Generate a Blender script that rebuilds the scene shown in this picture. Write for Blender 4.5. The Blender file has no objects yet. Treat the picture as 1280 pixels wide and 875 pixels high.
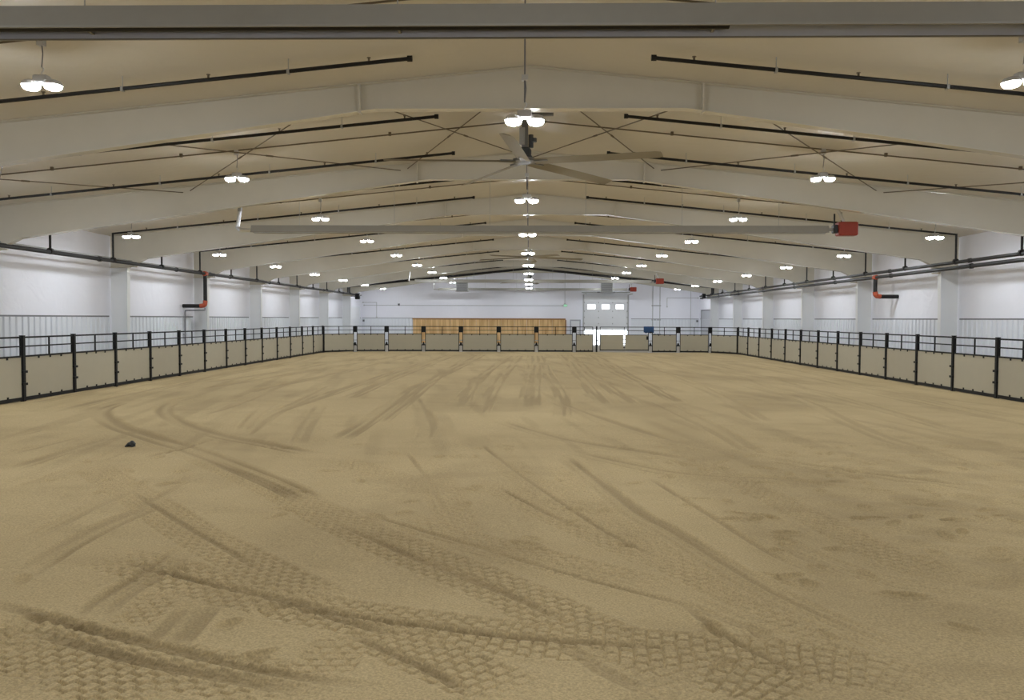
import bpy, math, random
import numpy as np
from mathutils import Matrix, Vector

random.seed(7)
R = math.radians
scn = bpy.context.scene
COL = scn.collection

# ------------------------------------------------------------------ camera
F_PX = 1040.0                       # focal length in pixels of the 1280x875 frame
H_CAM = 2.25
VPX, VPY = 662.0, 398.6             # where the long axis of the hall vanishes
YAW = math.atan((VPX - 640.0) / F_PX)
PITCH = math.atan((437.5 - VPY) / F_PX)
ROLL = R(0.19)
CAM_M = Matrix.Rotation(YAW, 3, 'Z') @ Matrix.Rotation(math.pi / 2 - PITCH, 3, 'X') @ Matrix.Rotation(ROLL, 3, 'Z')
cam_d = bpy.data.cameras.new('camera')
cam = bpy.data.objects.new('camera', cam_d)
COL.objects.link(cam)
cam_d.sensor_fit = 'HORIZONTAL'
cam_d.sensor_width = 36.0
cam_d.lens = F_PX / 1280.0 * 36.0
cam_d.clip_start = 0.05
cam_d.clip_end = 500
cam.matrix_world = Matrix.Translation((0, 0, H_CAM)) @ CAM_M.to_4x4()
scn.camera = cam

# ------------------------------------------------------------------ world, exposure
w = bpy.data.worlds.new('world')
scn.world = w
w.use_nodes = True
wn = w.node_tree
wn.nodes.clear()
bg = wn.nodes.new('ShaderNodeBackground')
bg.inputs['Color'].default_value = (0.86, 0.93, 1.0, 1)
bg.inputs['Strength'].default_value = 5.0
wo = wn.nodes.new('ShaderNodeOutputWorld')
wn.links.new(bg.outputs[0], wo.inputs[0])
scn.view_settings.view_transform = 'Standard'
scn.view_settings.look = 'None'
scn.view_settings.gamma = 1.0
scn.view_settings.use_curve_mapping = False
scn.view_settings.exposure = 0.0
LAMP = 290.0                        # radiance of the LED lenses

# ------------------------------------------------------------------ materials
def mat(name, col, rough=0.6, metal=0.0, noise=0.06, nscale=6.0, bump=0.0, bscale=40.0, spec=0.5, emit=None, estr=0.0):
    m = bpy.data.materials.new(name)
    m.use_nodes = True
    nt = m.node_tree
    b = nt.nodes['Principled BSDF']
    b.inputs['Roughness'].default_value = rough
    b.inputs['Metallic'].default_value = metal
    b.inputs['Specular IOR Level'].default_value = spec
    tc = nt.nodes.new('ShaderNodeTexCoord')
    nz = nt.nodes.new('ShaderNodeTexNoise')
    nz.inputs['Scale'].default_value = nscale
    nz.inputs['Detail'].default_value = 4
    nt.links.new(tc.outputs['Object'], nz.inputs['Vector'])
    mx = nt.nodes.new('ShaderNodeMix')
    mx.data_type = 'RGBA'
    mx.inputs[6].default_value = tuple(max(0, c * (1 - noise)) for c in col) + (1,)
    mx.inputs[7].default_value = tuple(min(1, c * (1 + noise)) for c in col) + (1,)
    nt.links.new(nz.outputs['Fac'], mx.inputs[0])
    nt.links.new(mx.outputs[2], b.inputs['Base Color'])
    if bump:
        n2 = nt.nodes.new('ShaderNodeTexNoise')
        n2.inputs['Scale'].default_value = bscale
        n2.inputs['Detail'].default_value = 3
        nt.links.new(tc.outputs['Object'], n2.inputs['Vector'])
        bp = nt.nodes.new('ShaderNodeBump')
        bp.inputs['Strength'].default_value = bump
        bp.inputs['Distance'].default_value = 0.02
        nt.links.new(n2.outputs['Fac'], bp.inputs['Height'])
        nt.links.new(bp.outputs[0], b.inputs['Normal'])
    if emit:
        b.inputs['Emission Color'].default_value = emit + (1,)
        b.inputs['Emission Strength'].default_value = estr
    return m

def fabric(name, col, seam_axis, seam_step, rough=0.45):
    """white vinyl-faced insulation: faint seams every step along one axis, soft creases"""
    m = mat(name, col, rough, noise=0.03, nscale=0.8)
    nt = m.node_tree
    b = nt.nodes['Principled BSDF']
    tc = nt.nodes['Texture Coordinate'] if 'Texture Coordinate' in nt.nodes else nt.nodes.new('ShaderNodeTexCoord')
    sx = nt.nodes.new('ShaderNodeSeparateXYZ')
    nt.links.new(tc.outputs['Object'], sx.inputs[0])
    md = nt.nodes.new('ShaderNodeMath'); md.operation = 'PINGPONG'
    md.inputs[1].default_value = seam_step / 2
    nt.links.new(sx.outputs[seam_axis], md.inputs[0])
    st = nt.nodes.new('ShaderNodeMath'); st.operation = 'LESS_THAN'
    st.inputs[1].default_value = 0.012
    nt.links.new(md.outputs[0], st.inputs[0])
    nz = nt.nodes.new('ShaderNodeTexNoise')
    nz.inputs['Scale'].default_value = 1.3
    nz.inputs['Detail'].default_value = 5
    nz.inputs['Distortion'].default_value = 1.2
    nt.links.new(tc.outputs['Object'], nz.inputs['Vector'])
    ad = nt.nodes.new('ShaderNodeMath'); ad.operation = 'MULTIPLY_ADD'
    ad.inputs[1].default_value = -0.5
    nt.links.new(st.outputs[0], ad.inputs[0])
    nt.links.new(nz.outputs['Fac'], ad.inputs[2])
    bp = nt.nodes.new('ShaderNodeBump')
    bp.inputs['Strength'].default_value = 0.35
    bp.inputs['Distance'].default_value = 0.06
    nt.links.new(ad.outputs[0], bp.inputs['Height'])
    nt.links.new(bp.outputs[0], b.inputs['Normal'])
    return m

M = {}
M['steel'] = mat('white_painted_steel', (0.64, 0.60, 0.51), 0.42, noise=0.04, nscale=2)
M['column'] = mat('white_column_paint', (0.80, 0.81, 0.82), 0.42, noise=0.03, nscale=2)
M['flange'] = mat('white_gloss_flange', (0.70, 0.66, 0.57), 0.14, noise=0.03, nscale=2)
M['wall'] = fabric('white_wall_vinyl', (0.855, 0.855, 0.925), 1, 1.5)
M['endwall'] = fabric('white_end_wall_vinyl', (0.855, 0.855, 0.925), 0, 1.5)
M['ceil'] = fabric('cream_ceiling_vinyl', (0.67, 0.62, 0.53), 1, 1.9)
M['liner'] = mat('grey_white_ribbed_metal', (0.79, 0.81, 0.86), 0.4, noise=0.03)
M['trimgrey'] = mat('dark_grey_trim', (0.20, 0.20, 0.22), 0.5)
M['black'] = mat('black_powder_coat', (0.012, 0.012, 0.013), 0.5, noise=0.2, spec=0.2)
M['pipe'] = mat('black_iron_pipe', (0.014, 0.013, 0.013), 0.5, noise=0.25, nscale=12, spec=0.3)
M['rod'] = mat('brown_steel_rod', (0.15, 0.115, 0.075), 0.5)
M['galv'] = mat('galvanised_tube', (0.42, 0.42, 0.42), 0.4, metal=0.4)
M['chrome'] = mat('bright_aluminium', (0.75, 0.76, 0.78), 0.3, metal=0.9)
M['hood'] = mat('grey_heater_reflector', (0.34, 0.325, 0.29), 0.6, metal=0.1)
M['hoodin'] = mat('polished_heater_reflector', (0.68, 0.70, 0.76), 0.3, metal=0.85)
M['red'] = mat('red_burner_enamel', (0.33, 0.04, 0.02), 0.45, noise=0.12)
M['orange'] = mat('orange_red_pipe_fitting', (0.42, 0.075, 0.03), 0.5)
M['board'] = mat('beige_plastic_board', (0.47, 0.435, 0.335), 0.5, noise=0.05, nscale=2.5)
M['fanblade'] = mat('greige_fan_blade', (0.31, 0.275, 0.21), 0.75, spec=0.2)
M['fanmotor'] = mat('grey_fan_motor', (0.20, 0.20, 0.20), 0.45, metal=0.3)
M['fandark'] = mat('dark_motor_housing', (0.05, 0.055, 0.06), 0.5)
M['housing'] = mat('light_grey_lamp_housing', (0.55, 0.55, 0.56), 0.4)
M['lens'] = mat('lit_led_lens', (0.9, 0.9, 0.9), 0.4, emit=(0.89, 0.95, 1.0), estr=LAMP)
M['slab'] = mat('packed_grey_dirt', (0.30, 0.265, 0.21), 0.8, bump=0.2)
M['outside'] = mat('pale_gravel_yard', (0.72, 0.72, 0.72), 0.9, bump=0.3, bscale=8)
M['door'] = mat('white_door_panel', (0.78, 0.79, 0.82), 0.4, noise=0.02)
M['greydoor'] = mat('grey_door', (0.42, 0.43, 0.47), 0.45)
M['blue'] = mat('blue_blanket', (0.03, 0.085, 0.22), 0.85, bump=0.5, bscale=30)
M['rock'] = mat('black_rubber_lump', (0.015, 0.018, 0.02), 0.55, bump=0.8, bscale=30)
M['green'] = mat('green_sign_face', (0.45, 0.8, 0.55), 0.5, emit=(0.35, 1.0, 0.55), estr=0.5)
M['darkplastic'] = mat('dark_plastic', (0.03, 0.03, 0.035), 0.5)
gl = bpy.data.materials.new('window_glass')
gl.use_nodes = True
gb = gl.node_tree.nodes['Principled BSDF']
gb.inputs['Base Color'].default_value = (1, 1, 1, 1)
gb.inputs['Roughness'].default_value = 0.05
gb.inputs['Transmission Weight'].default_value = 1.0
gb.inputs['IOR'].default_value = 1.1
M['glass'] = gl

def wood_material():
    m = mat('varnished_pine_sheet', (0.62, 0.36, 0.13), 0.45, noise=0.12, nscale=1.5)
    nt = m.node_tree
    b = nt.nodes['Principled BSDF']
    tc = nt.nodes.new('ShaderNodeTexCoord')
    mp = nt.nodes.new('ShaderNodeMapping')
    mp.inputs['Scale'].default_value = (5.0, 5.0, 0.45)
    oi = nt.nodes.new('ShaderNodeObjectInfo')
    nt.links.new(tc.outputs['Object'], mp.inputs['Vector'])
    nt.links.new(oi.outputs['Location'], mp.inputs['Location'])
    nz = nt.nodes.new('ShaderNodeTexNoise')
    nz.inputs['Scale'].default_value = 1.0
    nz.inputs['Detail'].default_value = 5
    nt.links.new(mp.outputs[0], nz.inputs['Vector'])
    cr = nt.nodes.new('ShaderNodeValToRGB')
    cr.color_ramp.elements[0].position = 0.30
    cr.color_ramp.elements[0].color = (0.50, 0.27, 0.09, 1)
    cr.color_ramp.elements[1].position = 0.62
    cr.color_ramp.elements[1].color = (0.78, 0.53, 0.25, 1)
    nt.links.new(nz.outputs['Fac'], cr.inputs[0])
    nt.links.new(cr.outputs[0], b.inputs['Base Color'])
    return m
M['wood'] = wood_material()
M['woodtrim'] = mat('brown_wood_trim', (0.33, 0.16, 0.05), 0.5)

def sand_material():
    m = bpy.data.materials.new('raked_arena_sand')
    m.use_nodes = True
    nt = m.node_tree
    b = nt.nodes['Principled BSDF']
    b.inputs['Roughness'].default_value = 0.95
    b.inputs['Specular IOR Level'].default_value = 0.15
    N = nt.nodes.new; L = nt.links.new
    tc = N('ShaderNodeTexCoord')
    at = N('ShaderNodeAttribute'); at.attribute_name = 'damp'
    big = N('ShaderNodeTexNoise'); big.inputs['Scale'].default_value = 0.55; big.inputs['Detail'].default_value = 6; big.inputs['Roughness'].default_value = 0.6
    gr = N('ShaderNodeTexNoise'); gr.inputs['Scale'].default_value = 55; gr.inputs['Detail'].default_value = 3; gr.inputs['Roughness'].default_value = 0.7
    for n in (big, gr): L(tc.outputs['Object'], n.inputs['Vector'])
    c1 = N('ShaderNodeMix'); c1.data_type = 'RGBA'
    c1.inputs[6].default_value = (0.480, 0.370, 0.200, 1); c1.inputs[7].default_value = (0.556, 0.436, 0.245, 1)
    L(big.outputs['Fac'], c1.inputs[0])
    c2 = N('ShaderNodeMix'); c2.data_type = 'RGBA'
    c2.inputs[7].default_value = (0.270, 0.200, 0.105, 1)
    L(at.outputs['Fac'], c2.inputs[0]); L(c1.outputs[2], c2.inputs[6])
    c3 = N('ShaderNodeMix'); c3.data_type = 'RGBA'; c3.blend_type = 'MULTIPLY'
    c3.inputs[0].default_value = 1.0
    rp = N('ShaderNodeMapRange'); rp.inputs[1].default_value = 0.32; rp.inputs[2].default_value = 0.68; rp.inputs[3].default_value = 0.76; rp.inputs[4].default_value = 1.24
    L(gr.outputs['Fac'], rp.inputs[0])
    L(c2.outputs[2], c3.inputs[6]); L(rp.outputs[0], c3.inputs[7])
    L(c3.outputs[2], b.inputs['Base Color'])
    bp = N('ShaderNodeBump'); bp.inputs['Strength'].default_value = 0.35; bp.inputs['Distance'].default_value = 0.010
    L(gr.outputs['Fac'], bp.inputs['Height']); L(bp.outputs[0], b.inputs['Normal'])
    return m
M['sand'] = sand_material()

# ------------------------------------------------------------------ mesh helpers
class MB:
    def __init__(self): self.v = []; self.f = []
    def quad_hull(self, pts, faces):
        o = len(self.v)
        self.v += [tuple(p) for p in pts]
        self.f += [tuple(o + i for i in f) for f in faces]
        return self
    def box(self, x0, x1, y0, y1, z0, z1):
        return self.quad_hull([(x0,y0,z0),(x1,y0,z0),(x1,y1,z0),(x0,y1,z0),(x0,y0,z1),(x1,y0,z1),(x1,y1,z1),(x0,y1,z1)],
                              [(0,3,2,1),(4,5,6,7),(0,1,5,4),(1,2,6,5),(2,3,7,6),(3,0,4,7)])
    def bevel_box(self, x0, x1, y0, y1, z0, z1, b):
        """box with chamfered vertical and top edges (24 triangles or so)"""
        ring = [(x0+b,y0),(x1-b,y0),(x1,y0+b),(x1,y1-b),(x1-b,y1),(x0+b,y1),(x0,y1-b),(x0,y0+b)]
        cx, cy = (x0+x1)/2, (y0+y1)/2
        ins = [(cx+(x-cx)*(1-b/max(1e-4,abs(x1-x0)/2)), cy+(y-cy)*(1-b/max(1e-4,abs(y1-y0)/2))) for x, y in ring]
        return self.loft([[(x,y,z0+b) for x,y in ring] if False else [(x,y,z0) for x,y in ins], [(x,y,z0+b) for x,y in ring], [(x,y,z1-b) for x,y in ring], [(x,y,z1) for x,y in ins]])
    def loft(self, rings, cap=True):
        o = len(self.v); n = len(rings[0])
        for r in rings: self.v += [tuple(p) for p in r]
        for k in range(len(rings)-1):
            for i in range(n):
                j = (i+1) % n
                self.f.append((o+k*n+i, o+k*n+j, o+(k+1)*n+j, o+(k+1)*n+i))
        if cap:
            self.f.append(tuple(o+i for i in reversed(range(n))))
            self.f.append(tuple(o+(len(rings)-1)*n+i for i in range(n)))
        return self
    def tube(self, a, b, r, n=8, r2=None):
        a = Vector(a); b = Vector(b); d = (b-a).normalized()
        u = d.orthogonal().normalized(); v = d.cross(u)
        r2 = r if r2 is None else r2
        def ring(c, rr): return [c + (u*math.cos(2*math.pi*i/n) + v*math.sin(2*math.pi*i/n))*rr for i in range(n)]
        return self.loft([ring(a, r), ring(b, r2)])
    def path(self, pts, r, n=8):
        """round tube along a polyline with mitred bends"""
        P = [Vector(p) for p in pts]; rings = []
        u = None
        for i, p in enumerate(P):
            d0 = (P[i]-P[i-1]).normalized() if i else (P[1]-P[0]).normalized()
            d1 = (P[i+1]-P[i]).normalized() if i < len(P)-1 else d0
            t = (d0+d1).normalized()
            if u is None: u = t.orthogonal().normalized()
            u = (u - t*u.dot(t)).normalized(); v = t.cross(u)
            s = 1.0/max(0.5, t.dot(d1))
            rings.append([p + (u*math.cos(2*math.pi*k/n)+v*math.sin(2*math.pi*k/n))*r*(s if 0 < i < len(P)-1 else 1) for k in range(n)])
        return self.loft(rings)
    def prism_y(self, poly, y0, y1):
        """polygon in (x,z) pushed along y"""
        return self.loft([[(x,y0,z) for x,z in poly], [(x,y1,z) for x,z in poly]])
    def mesh(self, name, m, smooth=False):
        me = bpy.data.meshes.new(name)
        me.from_pydata(self.v, [], self.f)
        me.materials.append(M[m] if isinstance(m, str) else m)
        me.validate(); me.update()
        import bmesh
        bm = bmesh.new(); bm.from_mesh(me)
        bmesh.ops.recalc_face_normals(bm, faces=bm.faces)
        bm.to_mesh(me); bm.free()
        if smooth:
            for p in me.polygons: p.use_smooth = True
        return me
    def build(self, name, m, parent=None, loc=None, smooth=False):
        return link(name, self.mesh(name, m, smooth), parent, loc)

def link(name, data, parent=None, loc=None):
    o = bpy.data.objects.new(name, data)
    COL.objects.link(o)
    if parent is not None: o.parent = parent
    if loc is not None: o.location = loc
    return o
def thing(name, label, cat, loc=(0,0,0), rotz=0.0, group=None):
    o = bpy.data.objects.new(name, None)
    o.empty_display_size = 0.1
    COL.objects.link(o)
    o.location = loc; o.rotation_euler = (0, 0, rotz)
    o['label'] = label; o['category'] = cat
    if group: o['group'] = group
    return o
def tag(o, label, cat, group=None):
    o['label'] = label; o['category'] = cat
    if group: o['group'] = group
    return o
def struct(o):
    o['kind'] = 'structure'; return o
def copy_tree(src, parent=None):
    c = src.copy(); COL.objects.link(c)
    c.parent = parent
    for ch in src.children: copy_tree(ch, c)
    return c
ORD = ['', 'first', 'second', 'third', 'fourth', 'fifth', 'sixth', 'seventh', 'eighth', 'ninth', 'tenth', 'eleventh', 'twelfth',
       'thirteenth', 'fourteenth', 'fifteenth', 'sixteenth', 'seventeenth', 'eighteenth', 'nineteenth', 'twentieth']
def nearest(k): return 'nearest' if k == 1 else ORD[k] + ' nearest'

# ------------------------------------------------------------------ dimensions of the hall (metres)
BAY = 7.62
XW = 15.5           # inner face of the side walls
XIN = 14.8          # inner flange of the frame columns
Y_END = 10 * BAY    # far wall
Y_BACK = -BAY
RIDGE = 6.81
SLOPE = 0.10
def roof(x): return RIDGE - SLOPE * abs(x)
def raft(x):        # underside of the rafters
    return 6.05 if abs(x) < 2.8 else 6.05 - 0.142 * (abs(x) - 2.8)
FXL, FXR = -13.58, 13.5      # side fences
FY = 56.8                    # end fence

# ------------------------------------------------------------------ floor of sand with tyre tracks
def unproject(px, py):
    d = CAM_M @ Vector(((px - 640.0) / F_PX, (437.5 - py) / F_PX, -1.0))
    t = -H_CAM / d.z
    return (d.x * t, d.y * t)
def spline(pts, step=0.25):
    P = np.array([pts[0]] + list(pts) + [pts[-1]], float)
    out = []
    for i in range(1, len(P) - 2):
        p0, p1, p2, p3 = P[i-1], P[i], P[i+1], P[i+2]
        n = max(2, min(14, int(np.linalg.norm(p2 - p1) / step)))
        for k in range(n):
            t = k / n
            out.append(0.5*((2*p1)+(-p0+p2)*t+(2*p0-5*p1+4*p2-p3)*t*t+(-p0+3*p1-3*p2+p3)*t**3))
    out.append(P[-2])
    return np.array(out)

def vnoise(x, y, scale, seed):
    rs = np.random.RandomState(seed)
    n = 256
    g = rs.rand(n, n)
    fx = x / scale; fy = y / scale
    ix = np.floor(fx).astype(int); iy = np.floor(fy).astype(int)
    tx = fx - ix; ty = fy - iy
    tx = tx*tx*(3-2*tx); ty = ty*ty*(3-2*ty)
    a = g[ix % n, iy % n]; b = g[(ix+1) % n, iy % n]; c = g[ix % n, (iy+1) % n]; d = g[(ix+1) % n, (iy+1) % n]
    return (a*(1-tx)+b*tx)*(1-ty)+(c*(1-tx)+d*tx)*ty
def sstep(a, b, x):
    t = np.clip((x - a) / (b - a), 0, 1)
    return t*t*(3-2*t)

def build_sand():
    # rows get closer together towards the camera, columns fan out; the outer columns reach the fences
    ys = [-7.4, -5, -3, -1, 0.5, 1.5, 2.3, 2.9, 3.3]
    y = 3.6
    while y < FY - 0.1:
        ys.append(y)
        y += 0.05 if y < 4.55 else min(0.30, y * y / (H_CAM * F_PX) * (0.5 if y < 13 else 0.85))
    ys += [FY + 0.12]
    ys = np.array(ys)
    nc_in, nc_out = 1180, 26
    t_in = np.linspace(-1, 1, nc_in)
    X = np.zeros((len(ys), nc_in + 2*nc_out)); Y = np.repeat(ys[:, None], nc_in + 2*nc_out, 1)
    LIM_L, LIM_R = FXL - 0.12, FXR + 0.12
    for i, yy in enumerate(ys):
        wv = min(12.6, 1.3 + 0.72 * max(yy, 2.5))
        X[i, nc_out:nc_out+nc_in] = t_in * wv
        X[i, :nc_out] = np.linspace(LIM_L, -wv, nc_out, endpoint=False)
        X[i, nc_out+nc_in:] = np.linspace(LIM_R, wv, nc_out, endpoint=False)[::-1]
    shp = X.shape
    x = X.ravel(); y = Y.ravel()
    dys = np.repeat(np.gradient(ys)[:, None], shp[1], 1).ravel()
    z = 0.030*(vnoise(x+40, y+40, 2.6, 1)-0.5) + 0.016*(vnoise(x+40, y+40, 0.8, 2)-0.5)
    fine = sstep(0.20, 0.04, dys)
    z += fine*(0.008*(vnoise(x+40, y+40, 0.22, 3)-0.5) + 0.004*(vnoise(x+40, y+40, 0.07, 4)-0.5))
    damp = 0.22*sstep(0.52, 0.8, vnoise(x+60, (y+60)*0.5, 1.7, 5)) + 0.10*vnoise(x+60, y+60, 0.5, 6)
    damp += 0.20*sstep(0.55, 0.85, vnoise(x+60+0.15*y, (y+60)*0.10, 0.30, 41))*sstep(7, 16, y) + 0.10*sstep(0.6, 0.9, vnoise(x*0.3+90-0.5*y, y+90+0.3*x, 0.45, 42))
    # rough, trodden patch on the right
    rough = sstep(0.5, 3.5, x - 0.16*y) * sstep(26, 10, y)
    z += rough*fine*(0.045*(vnoise(x+70, y*1.2+70, 0.42, 8)-0.5)+0.022*(vnoise(x+70, y+70, 0.17, 9)-0.5))
    damp += 0.22*rough*sstep(0.5, 0.85, vnoise(x+70, y*1.2+70, 0.42, 18))

    # tracks: kind, width in metres, strength, points read off the photograph and laid on the ground
    T = []
    def tr(kind, wid, s, *pp): T.append((kind, wid, s, [unproject(*p) for p in pp]))
    tr('tread', 0.62, 1.15, (182,502),(150,504),(124,514),(140,533),(180,549),(250,572),(330,605),(420,651),(520,695),(628,737),(722,784),(800,822),(900,890))
    tr('smooth', 0.46, 1.25, (182,502),(150,504),(126,514),(142,531),(185,546),(250,567),(330,597),(400,630))
    tr('tread', 0.50, 0.8, (275,492),(228,499),(203,512),(222,528),(275,545),(340,558),(410,572),(480,592),(560,625))
    tr('smooth', 0.40, 1.2, (275,492),(228,499),(203,512),(222,528),(275,545),(340,557),(400,570))
    tr('tread', 0.60, 1.0, (-40,765),(20,780),(110,806),(215,832),(320,853),(440,880))
    tr('line', 0.10, 1.0, (-40,746),(0,757),(60,772),(120,788),(215,811),(320,836),(430,856),(520,872))
    tr('tread', 0.60, 1.0, (-30,800),(60,822),(150,852),(230,885))
    tr('line', 0.11, 0.9, (10,780),(100,805),(188,828),(300,850),(430,877))
    tr('tread', 0.62, 1.2, (90,690),(170,706),(260,732),(370,758),(430,770),(550,787),(640,798),(760,806),(850,812),(980,822),(1090,838),(1180,864),(1220,880))
    tr('line', 0.09, 1.0, (120,690),(180,708),(260,728),(370,752),(440,769),(550,784),(640,795),(760,803),(850,808),(960,816))
    tr('line', 0.08, 0.8, (300,735),(370,757),(430,775),(520,800))
    tr('tread', 0.55, 1.0, (105,580),(150,608),(200,640),(250,672),(310,704),(372,738),(440,765))
    tr('line', 0.07, 0.8, (160,610),(215,646),(290,690),(352,732))
    tr('smooth', 0.34, 1.1, (700,565),(735,595),(790,640),(830,662),(900,707),(960,742),(1030,775),(1090,802),(1190,860))
    tr('tread', 0.45, 0.8, (690,575),(760,640),(860,710),(950,758),(1040,800),(1120,840))
    tr('tread', 0.55, 0.8, (560,530),(595,551),(650,592),(722,641),(780,675),(850,707),(920,742),(1000,780))
    tr('line', 0.06, 0.8, (595,551),(650,592),(722,641),(780,676),(850,708))
    tr('tread', 0.55, 0.9, (600,595),(640,617),(690,642),(736,662),(800,690),(860,722))
    tr('line', 0.07, 0.9, (611,601),(660,628),(700,648),(740,662))
    tr('line', 0.06, 0.8, (420,636),(494,653),(595,682),(700,714),(850,754),(960,780))
    tr('smooth', 0.26, 0.8, (470,655),(560,676),(680,704),(770,724),(850,748))
    tr('tread', 0.55, 0.8, (470,640),(560,668),(680,700),(780,725),(870,750))
    tr('line', 0.08, 0.9, (420,651),(520,695),(628,737),(722,784),(760,797))
    tr('tread', 0.5, 0.7, (520,560),(545,600),(570,650),(590,690))
    tr('line', 0.06, 0.6, (505,560),(535,600),(560,645),(575,660))
    tr('smooth', 0.30, 0.9, (248,680),(225,692),(170,730),(130,755),(110,785))
    tr('smooth', 0.36, 0.9, (255,752),(225,785),(198,812))
    tr('tread', 0.35, 0.9, (215,733),(180,765),(150,790))
    tr('smooth', 0.30, 0.9, (0,735),(40,712),(90,680),(140,655),(215,622))
    tr('smooth', 0.22, 0.6, (0,690),(60,662),(120,632),(180,604))
    tr('smooth', 0.28, 0.8, (20,870),(50,842),(80,825))
    tr('tread', 0.40, 0.8, (435,795),(415,820),(398,850))
    tr('smooth', 0.25, 0.6, (240,602),(200,622),(160,645))
    tr('smooth', 0.30, 0.6, (255,590),(222,604),(180,612))
    tr('tread', 0.55, 0.9, (850,832),(940,852),(1010,880))
    tr('smooth', 0.25, 0.6, (840,742),(900,768),(970,790),(1010,800))
    tr('smooth', 0.3, 0.6, (950,660),(1000,690),(1060,712),(1130,730),(1250,740))
    tr('smooth', 0.26, 0.7, (700,790),(760,835),(840,870))
    tr('line', 0.06, 0.9, (390,640),(450,667),(520,699),(628,741),(700,772),(745,795))
    tr('tread', 0.5, 0.9, (850,560),(920,600),(1000,640),(1100,690),(1230,740))
    tr('line', 0.06, 0.7, (800,590),(880,640),(960,690),(1050,735))
    tr('line', 0.06, 0.8, (840,742),(900,790),(1000,840),(1060,872))
    tr('tread', 0.55, 0.9, (430,775),(520,815),(600,850),(660,885))
    tr('line', 0.07, 0.8, (420,785),(500,820),(560,850),(600,880))
    # left: old passes running out towards the side fence
    tr('smooth', 0.34, 0.9, (0,592),(60,572),(140,548),(170,540))
    tr('smooth', 0.26, 0.7, (0,570),(60,556),(110,543))
    tr('smooth', 0.30, 0.8, (0,622),(70,596),(150,565),(190,550))
    tr('smooth', 0.26, 0.6, (0,550),(80,530),(110,520))
    tr('line', 0.10, 0.8, (170,575),(230,560),(280,545))
    tr('smooth', 0.36, 0.8, (430,465),(360,480),(310,500),(240,522))
    tr('smooth', 0.34, 0.8, (420,480),(380,500),(340,520),(300,550))
    tr('smooth', 0.36, 0.8, (402,505),(385,530),(370,560))
    tr('smooth', 0.30, 0.8, (345,500),(318,520),(300,542))
    # far end: pairs of wheel marks running up the hall
    for a in [((640,444),(612,462),(565,512)), ((652,444),(628,470),(598,520)), ((664,444),(662,470),(655,512)), ((671,444),(670,470),(665,510)),
              ((676,444),(684,465),(700,490),(702,524)), ((700,443),(720,465),(756,507)), ((712,443),(740,468),(793,507)), ((745,444),(785,468),(850,504)),
              ((735,443),(760,460),(800,480)), ((606,443),(565,463),(521,484),(470,520),(420,552)), ((596,443),(560,462),(510,500),(470,530)), ((560,443),(490,466),(420,490),(330,520)),
              ((570,443),(500,470),(430,500)), ((530,442),(470,455),(400,472),(300,492)), ((510,442),(440,455),(350,470),(250,488)), ((470,443),(380,460),(250,480)),
              ((640,446),(600,470),(580,505)), ((520,495),(535,530),(530,555)), ((800,444),(850,460),(930,482),(1010,500)), ((780,444),(840,470),(900,495),(960,530)),
              ((850,446),(950,470),(1060,500),(1200,540)), ((870,446),(980,466),(1130,500),(1280,530)), ((900,446),(1010,466),(1180,505),(1280,525)), ((830,446),(900,465),(1000,500),(1100,545),(1280,600)),
              ((820,500),(900,540),(960,575)), ((690,500),(800,540),(960,575),(1280,620)), ((700,560),(840,590),(980,600),(1100,620)),
              ((620,525),(700,548),(770,560),(900,580)), ((360,450),(280,462),(140,485),(30,506)), ((400,448),(300,466),(170,492),(80,512))]:
        tr('smooth', 0.46, 0.95 if a[0][0] < 780 else 0.6, *a)
    T.sort(key=lambda t: {'tread': 0, 'smooth': 1, 'line': 2}[t[0]])     # narrow cuts lie over the broad marks
    for kind, wid, s, pts in T:
        if len(pts) < 2: continue
        C = spline(pts)
        best = np.full(x.shape, 1e9); U = np.zeros(x.shape); V = np.zeros(x.shape)
        hw = wid/2 + 0.15
        acc = 0.0
        for i in range(len(C) - 1):
            a, b = C[i], C[i+1]
            Ls = np.linalg.norm(b - a)
            if Ls < 1e-6: continue
            y0, y1 = min(a[1], b[1]) - hw, max(a[1], b[1]) + hw
            r0 = np.searchsorted(ys, y0); r1 = np.searchsorted(ys, y1)
            if r1 <= r0: acc += Ls; continue
            sl = slice(r0*shp[1], r1*shp[1])
            xs, yy = x[sl], y[sl]
            d = (b - a) / Ls
            idx = np.nonzero((xs > min(a[0], b[0]) - hw) & (xs < max(a[0], b[0]) + hw))[0]
            if len(idx):
                px, py = xs[idx] - a[0], yy[idx] - a[1]
                tt = np.clip(px*d[0] + py*d[1], 0, Ls)
                dx, dy = px - tt*d[0], py - tt*d[1]
                dist = np.hypot(dx, dy)
                sg = np.sign(d[0]*py - d[1]*px)
                gi = idx + r0*shp[1]
                bt = dist < best[gi]
                gi = gi[bt]
                best[gi] = dist[bt]; U[gi] = acc + tt[bt]; V[gi] = dist[bt]*sg[bt]
            acc += Ls
        on = np.nonzero(best < hw)[0]
        if not len(on): continue
        dd, uu, vv = best[on], U[on], V[on]
        fl = min(1.3, 0.3*acc)
        ends = sstep(0, fl, uu) * sstep(0, fl, acc - uu)
        wob = 0.78 + 0.44*vnoise(uu+11, vv*2+11, 1.1, 21)
        inn = sstep(wid/2 + 0.03, wid/2 - (0.04 if wid > 0.15 else 0.02), dd) * ends
        berm = np.exp(-((dd - wid/2 - 0.03)/0.045)**2) * ends
        res = sstep(0.075, 0.030, dys[on])
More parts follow.
